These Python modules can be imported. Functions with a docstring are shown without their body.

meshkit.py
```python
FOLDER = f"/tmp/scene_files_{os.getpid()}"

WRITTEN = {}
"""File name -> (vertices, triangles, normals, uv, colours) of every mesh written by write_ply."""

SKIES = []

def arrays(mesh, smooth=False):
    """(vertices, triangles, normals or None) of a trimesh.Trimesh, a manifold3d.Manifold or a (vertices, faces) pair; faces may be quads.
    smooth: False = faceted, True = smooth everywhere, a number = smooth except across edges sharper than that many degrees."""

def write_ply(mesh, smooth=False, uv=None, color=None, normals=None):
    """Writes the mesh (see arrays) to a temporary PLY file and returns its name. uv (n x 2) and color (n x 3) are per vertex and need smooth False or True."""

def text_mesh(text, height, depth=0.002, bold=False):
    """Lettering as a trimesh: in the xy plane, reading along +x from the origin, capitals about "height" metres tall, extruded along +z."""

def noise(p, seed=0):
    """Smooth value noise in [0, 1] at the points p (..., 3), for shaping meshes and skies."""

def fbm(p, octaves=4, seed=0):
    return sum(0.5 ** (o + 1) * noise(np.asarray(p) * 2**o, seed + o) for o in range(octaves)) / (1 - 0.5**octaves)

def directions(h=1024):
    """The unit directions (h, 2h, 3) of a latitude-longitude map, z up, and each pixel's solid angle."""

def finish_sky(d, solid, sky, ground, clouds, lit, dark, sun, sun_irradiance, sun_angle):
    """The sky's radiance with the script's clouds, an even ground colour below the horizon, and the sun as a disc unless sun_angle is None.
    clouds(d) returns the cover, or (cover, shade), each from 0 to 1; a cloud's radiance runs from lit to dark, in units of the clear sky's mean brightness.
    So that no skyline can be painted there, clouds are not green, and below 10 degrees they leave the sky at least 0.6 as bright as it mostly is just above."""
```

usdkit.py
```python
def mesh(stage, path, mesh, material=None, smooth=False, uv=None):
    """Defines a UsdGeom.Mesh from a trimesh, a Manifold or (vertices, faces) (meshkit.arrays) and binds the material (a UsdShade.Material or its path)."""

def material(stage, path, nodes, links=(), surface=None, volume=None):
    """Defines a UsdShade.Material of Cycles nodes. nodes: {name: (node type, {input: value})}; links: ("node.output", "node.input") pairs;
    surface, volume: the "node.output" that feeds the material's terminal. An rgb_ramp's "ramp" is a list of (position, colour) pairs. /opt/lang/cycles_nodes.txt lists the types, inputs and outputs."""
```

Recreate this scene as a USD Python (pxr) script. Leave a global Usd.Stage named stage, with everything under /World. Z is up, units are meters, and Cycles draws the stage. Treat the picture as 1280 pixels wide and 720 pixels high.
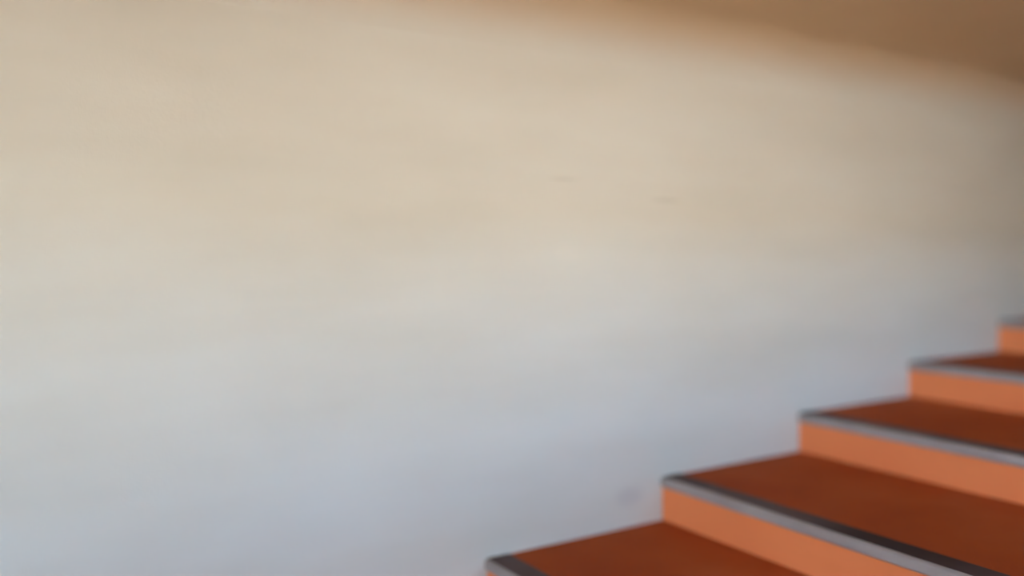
import math
import numpy as np
import trimesh
import usdkit
from pxr import Gf, Sdf, Usd, UsdGeom, UsdLux, UsdShade

stage = Usd.Stage.CreateInMemory()
UsdGeom.SetStageUpAxis(stage, UsdGeom.Tokens.z)
UsdGeom.SetStageMetersPerUnit(stage, 1.0)
UsdGeom.Xform.Define(stage, '/World')
UsdGeom.Scope.Define(stage, '/World/Looks')

# ------------------------------------------------------------------ camera
# x runs up the stair along the wall, y points into the wall (face at y = 0), z up.
EYE = 1.55                       # eye height above the lower floor
DIST = 2.5                       # camera to wall
F_PX, YAW, PITCH = 1098.0, 0.5717, 0.0468
cam = UsdGeom.Camera.Define(stage, '/World/camera')
cam.CreateHorizontalApertureAttr(36.0)
cam.CreateVerticalApertureAttr(36.0 * 720 / 1280)
cam.CreateFocalLengthAttr(36.0 * F_PX / 1280)
cam.CreateClippingRangeAttr(Gf.Vec2f(0.05, 200))
cam.CreateFStopAttr(0.45)
cam.CreateFocusDistanceAttr(2.25)
EXPOSURE = 3.79
cam.CreateExposureAttr(EXPOSURE)
fw = np.array([math.sin(YAW) * math.cos(PITCH), math.cos(YAW) * math.cos(PITCH), -math.sin(PITCH)])
rt = np.array([math.cos(YAW), -math.sin(YAW), 0.0])
up = np.cross(rt, fw)
cam.AddTransformOp().Set(Gf.Matrix4d(*rt, 0, *up, 0, *(-fw), 0, 0.0, -DIST, EYE, 1))

# ------------------------------------------------------------------ daylight
SKY = 1.0
dome = UsdLux.DomeLight.Define(stage, '/World/sky')
dome.CreateIntensityAttr(1.0)
sky_mat = usdkit.material(stage, '/World/Looks/sky', {
    'sky': ('sky_texture', {'sky_type': 'multiple_scattering', 'sun_disc': False, 'sun_elevation': math.radians(50), 'sun_rotation': math.radians(20),
                            'altitude': 100.0, 'air_density': 1.0, 'aerosol_density': 2.0, 'ozone_density': 1.0}),
    'bg': ('background_shader', {'strength': 0.1 * SKY}),
    'haze': ('mix_color', {'fac': 0.3, 'b': (3.4, 3.35, 3.3)}),
}, [('sky.color', 'haze.a'), ('haze.result', 'bg.color')], surface='bg.background')
UsdShade.MaterialBindingAPI.Apply(dome.GetPrim()).Bind(sky_mat)
SUN_ELEV, SUN_AZ = math.radians(50), math.radians(70)     # the sun stands behind the wall and lights only the courtyard
sun = UsdLux.DistantLight.Define(stage, '/World/sun')
sun.CreateIntensityAttr(0.85)
sun.CreateNormalizeAttr(True)
sun.CreateAngleAttr(0.53)
sun.CreateColorAttr(Gf.Vec3f(1.0, 0.97, 0.92))
s = np.array([math.cos(SUN_ELEV) * math.cos(SUN_AZ), math.cos(SUN_ELEV) * math.sin(SUN_AZ), math.sin(SUN_ELEV)])
sx = np.cross([0, 0, 1.0], s); sx /= np.linalg.norm(sx); sy = np.cross(s, sx)
sun.AddTransformOp().Set(Gf.Matrix4d(*sx, 0, *sy, 0, *s, 0, 0, 0, 20, 1))

# ------------------------------------------------------------------ helpers
used = {}


def path(name, parent='/World'):
    k = used.get((parent, name), 0)
    used[(parent, name)] = k + 1
    return f'{parent}/{name}' + (f'_{k:03d}' if k else '')


def tag(prim, **kw):
    for k, v in kw.items():
        prim.SetCustomDataByKey(k, v)
    return prim


def box(x0, x1, y0, y1, z0, z1):
    b = trimesh.creation.box([x1 - x0, y1 - y0, z1 - z0])
    b.apply_translation([(x0 + x1) / 2, (y0 + y1) / 2, (z0 + z1) / 2])
    return b


def extrude(profile, axis, a, b):
    """A closed profile swept straight along axis. 'y': profile is (x, z) pairs; 'x': profile is (y, z) pairs."""
    from shapely.geometry import Polygon
    m = trimesh.creation.extrude_polygon(Polygon(profile), b - a)
    v = m.vertices.copy()
    if axis == 'y':
        m.vertices = np.c_[v[:, 0], v[:, 2] + a, v[:, 1]]
    else:
        m.vertices = np.c_[v[:, 2] + a, v[:, 0], v[:, 1]]
    m.fix_normals()
    return m


def obj(name, mesh, mat, parent='/World', smooth=25):
    return usdkit.mesh(stage, path(name, parent), mesh, mat, smooth=smooth).GetPrim()


def struct(name, mesh, mat, smooth=25, label=None):
    p = tag(obj(name, mesh, mat, smooth=smooth), kind='structure')
    if label:
        tag(p, label=label)
    return p


# ------------------------------------------------------------------ materials
def surface(name, tones, scale, stretch=(1, 1, 1), rough=0.8, grain=150, grain_strength=0.15, grain_distance=0.004, spec=0.3, stain=None, shade_fade=None):
    """Two close tones in soft patches, a fine grain in relief, and optional stains (centre, half size, colour)."""
    n = {
        'g': ('geometry', {}),
        'm': ('mapping', {'scale': stretch}),
        'n': ('noise_texture', {'scale': scale, 'detail': 3.0, 'roughness': 0.5}),
        'r': ('rgb_ramp', {'ramp': [(0.3, tones[0]), (0.5, tones[1]), (0.7, tones[2])]}),
        'f': ('noise_texture', {'scale': grain, 'detail': 3.0, 'roughness': 0.6}),
        'b': ('bump', {'strength': grain_strength, 'distance': grain_distance}),
        'p': ('principled_bsdf', {'roughness': rough, 'specular_ior_level': spec}),
    }
    links = [('g.position', 'm.vector'), ('m.vector', 'n.vector'), ('n.fac', 'r.fac'), ('g.position', 'f.vector'),
             ('f.fac', 'b.height'), ('b.normal', 'p.normal')]
    last = 'r.color'
    for k, (centre, half, colour, amount) in enumerate(stain or []):
        n[f's{k}'] = ('vector_math', {'math_type': 'subtract', 'vector2': centre})
        n[f'd{k}'] = ('vector_math', {'math_type': 'divide', 'vector2': half})
        n[f'l{k}'] = ('vector_math', {'math_type': 'length'})
        n[f'c{k}'] = ('map_range', {'range_type': 'smoothstep', 'from_min': 0.3, 'from_max': 1.5, 'to_min': amount, 'to_max': 0.0, 'clamp': True})
        n[f'x{k}'] = ('mix_color', {'b': colour})
        links += [('g.position', f's{k}.vector1'), (f's{k}.vector', f'd{k}.vector1'), (f'd{k}.vector', f'l{k}.vector1'), (f'l{k}.value', f'c{k}.value'),
                  (f'c{k}.result', f'x{k}.fac'), (last, f'x{k}.a')]
        last = f'x{k}.result'
    if shade_fade:                  # shade at the cove painted in: wall tone fades to brown with height
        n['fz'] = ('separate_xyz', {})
        n['fr'] = ('map_range', {'range_type': 'smoothstep', 'from_min': shade_fade[1], 'from_max': shade_fade[2], 'to_min': 1.0, 'to_max': 0.0, 'clamp': True})
        n['fx'] = ('mix_color', {'b': shade_fade[0]})
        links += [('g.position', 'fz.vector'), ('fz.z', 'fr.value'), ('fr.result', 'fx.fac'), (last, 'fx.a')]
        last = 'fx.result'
    links.append((last, 'p.base_color'))
    return usdkit.material(stage, f'/World/Looks/{name}', n, links, surface='p.BSDF')


PLASTER = surface('wall_plaster', [(0.60, 0.542, 0.435), (0.64, 0.585, 0.48), (0.67, 0.625, 0.525)], 1.3, (0.5, 1, 2.2), 0.9, 60, 0.12, 0.004, 0.2, stain=[
    ((2.13, 0.0, EYE - 0.935), (0.065, 1.0, 0.036), (0.44, 0.375, 0.33), 0.4),      # a smudge above the second step
    ((2.305, 0.0, EYE + 0.177), (0.075, 1.0, 0.005), (0.40, 0.34, 0.26), 0.5),      # two hairline scratches
    ((1.825, 0.0, EYE + 0.237), (0.058, 1.0, 0.004), (0.40, 0.34, 0.26), 0.4)])
CEILING = surface('ceiling_plaster', [(0.58, 0.40, 0.225), (0.62, 0.43, 0.245), (0.65, 0.46, 0.27)], 1.5, (0.6, 1, 1), 0.9, 60, 0.1, 0.004, 0.2, shade_fade=((0.64, 0.585, 0.48), EYE + 0.66, EYE + 0.89))
TERRACOTTA = surface('terracotta', [(0.41, 0.066, 0.011), (0.47, 0.083, 0.014), (0.51, 0.105, 0.025)], 2.2, (1, 1, 1), 0.75, 130, 0.8, 0.012, 0.12)
ORANGE = surface('orange_paint', [(0.86, 0.235, 0.075), (0.88, 0.25, 0.08), (0.90, 0.27, 0.09)], 1.8, (1, 1, 1), 0.7, 90, 0.12, 0.003, 0.3)
STONE = surface('grey_stone', [(0.32, 0.265, 0.235), (0.36, 0.30, 0.265), (0.40, 0.34, 0.30)], 5.0, (1, 1, 1), 0.6, 160, 0.2, 0.003, 0.35)
STRIP_MAT = surface('dark_strip', [(0.085, 0.050, 0.042), (0.125, 0.080, 0.068), (0.17, 0.118, 0.10)], 2.6, (0.8, 1, 1), 0.75, 160, 0.25, 0.003, 0.15, stain=[
    ((2.345, -0.95, EYE - 0.884), (0.16, 0.27, 0.1), (0.03, 0.013, 0.010), 0.85)])   # one stretch worn almost black
PAVING = surface('courtyard_paving', [(0.18, 0.13, 0.085), (0.20, 0.145, 0.095), (0.225, 0.165, 0.11)], 0.8, (1, 1, 1), 0.85, 60, 0.2, 0.004, 0.3)
STUCCO = surface('cream_stucco', [(0.78, 0.755, 0.69), (0.82, 0.795, 0.73), (0.84, 0.815, 0.76)], 0.8, (1, 1, 1), 0.9, 60, 0.15, 0.004, 0.2)

# ------------------------------------------------------------------ the shell
WIDTH = 3.2                      # stair width, wall to wall
XA, RUN = 1.4977, 0.7893         # first nosing in view, going
ZA, RISE = EYE - 1.0499, 0.1664  # its height, rise
LOW, HIGH = -2, 6                # step numbers relative to that nosing
FLOOR = ZA + RISE * (LOW - 1)
TOP = ZA + RISE * HIGH
X_END = XA + RUN * HIGH + 2.0
SPRING = EYE + 0.87              # where the ceiling leaves the wall

# ceiling: leaves the wall in a small cove and rises gently to the middle of the stair
R = 0.20
soffit = [(0.0, SPRING - R)]
rise_deg = 14.0
for t in np.linspace(0, math.radians(90 - rise_deg), 9)[1:]:
    soffit.append((-R + R * math.cos(t), SPRING - R + R * math.sin(t)))
y, z = soffit[-1]
for yy in np.linspace(y, -WIDTH / 2, 10)[1:]:
    k = (y - yy) / (y + WIDTH / 2)
    soffit.append((yy, z + math.tan(math.radians(rise_deg)) * (y + WIDTH / 2) * (k - 0.5 * k * k)))
soffit += [(-WIDTH - yy, zz) for yy, zz in soffit[-2::-1]]
CROWN = SPRING + 0.45
X_CEIL = 6.0
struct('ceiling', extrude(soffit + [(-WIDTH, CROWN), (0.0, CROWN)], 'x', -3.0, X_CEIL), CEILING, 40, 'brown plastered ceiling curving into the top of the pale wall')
struct('wall_left', extrude([(-3.0, FLOOR - 0.2), (X_END, FLOOR - 0.2), (X_END, CROWN + 1.6), (-3.0, CROWN + 1.6)], 'y', 0.0, 0.3), PLASTER, False, 'pale plastered wall rising behind the staircase')
# unseen wall added behind the camera; its opening and rising sill steer courtyard light
OPEN0, OPEN1, SILL, LINTEL = -0.3, 4.1, FLOOR + 1.50, FLOOR + 2.25
right = box(-3.3, X_END, -WIDTH - 0.3, -WIDTH, FLOOR - 0.2, CROWN + 1.6).difference(
    extrude([(OPEN0, SILL), (1.4, SILL), (OPEN1, SILL + 0.36), (OPEN1, LINTEL + 0.1), (OPEN0, LINTEL)], 'y', -WIDTH - 0.4, -WIDTH + 0.1), engine='manifold')
struct('added_wall_right', right, PLASTER, False)
def frame_x(y0, y1, z0, z1, ya, yb, zb, x0, x1):
    """A wall across the stair with a doorway from ya to yb, zb high."""
    return extrude([(y0, z0), (ya, z0), (ya, zb), (yb, zb), (yb, z0), (y1, z0), (y1, z1), (y0, z1)], 'x', x0, x1)


struct('added_wall_front', frame_x(-WIDTH, 0.0, FLOOR, CROWN + 1.6, -3.0, -1.8, FLOOR + 2.25, -3.3, -3.0), PLASTER, False)  # unseen end wall added to dim the left; doorway lets light onto risers
struct('wall_back', box(X_END, X_END + 0.3, -WIDTH - 0.3, 0.3, FLOOR - 0.2, CROWN + 1.6), PLASTER, False)
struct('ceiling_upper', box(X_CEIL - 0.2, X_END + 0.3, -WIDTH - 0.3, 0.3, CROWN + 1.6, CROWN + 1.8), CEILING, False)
struct('wall_header', box(X_CEIL - 0.2, X_CEIL, -WIDTH, 0.0, CROWN, CROWN + 1.6), PLASTER, False)
struct('floor', box(-14.0, XA + RUN * LOW + 0.05, -16.0, 0.0, FLOOR - 0.2, FLOOR), PAVING, False)
struct('floor_courtyard', box(XA + RUN * LOW + 0.05, 14.0, -16.0, -WIDTH - 0.3, FLOOR - 0.2, FLOOR), PAVING, False)

struct('floor_masonry', box(XA + RUN * LOW + 0.05, X_END, -WIDTH - 0.3, 0.0, FLOOR - 0.3, FLOOR - 0.1), PAVING, False)
struct('added_bounce_wall', box(-14.0, 14.0, -13.3, -13.0, FLOOR - 0.2, FLOOR + 3.9), STUCCO, False)  # added out of view, a sunlit surface that bounces light onto the stair wall

# ------------------------------------------------------------------ the staircase
stair = UsdGeom.Xform.Define(stage, path('staircase'))
stair.AddTranslateOp().Set(Gf.Vec3d(XA + RUN * LOW, 0.0, FLOOR))
tag(stair.GetPrim(), label='broad staircase of brown terracotta treads, orange risers and grey stone nosings against the pale wall', category='staircase')
ROOT = str(stair.GetPath())
GAP = 0.002
EDGE, STRIP, BACK = 0.040, 0.10, 0.010       # nosing thickness and width, riser setback


def nosing(x, z):
    """Grey edging stone with eased front edges; x is the front face, z the top."""
    r = 0.011
    p = []
    for cx, cz, a in ((x + r, z - EDGE + r, 180), (x + STRIP - 0.002, z - EDGE, None), (x + STRIP - 0.002, z, None), (x + r, z - r, 90)):
        if a is None:
            p.append((cx, cz))
        else:
            for t in np.radians(np.linspace(a, a + 90, 5)):
                p.append((cx + r * math.cos(t), cz + r * math.sin(t)))
    return extrude(p, 'y', -WIDTH + GAP, -GAP)


for k in range(LOW, HIGH + 1):
    x, z = RUN * (k - LOW), RISE * (k - LOW + 1)
    deep = RUN + BACK + 0.05 if k < HIGH else 2.0 - GAP
    st = UsdGeom.Xform.Define(stage, path('step', ROOT))
    sp = str(st.GetPath())
    obj('tread', box(x + STRIP, x + deep, -WIDTH + GAP, -GAP, z - EDGE, z - 0.0015), TERRACOTTA, sp, False)
    tag(obj('nosing', nosing(x, z), STONE, sp, 20), label='grey stone nosing')
    tag(obj('edge_strip', box(x + 0.012, x + STRIP - 0.004, -WIDTH + GAP, -GAP, z - 0.004, z + 0.0012), STRIP_MAT, sp, False), label='dark strip along the top of the nosing')
    tag(obj('riser', box(x + BACK, x + BACK + 0.05, -WIDTH + GAP, -GAP, z - RISE - 0.0015 * (k > LOW), z - EDGE), ORANGE, sp, False), label='orange painted riser')
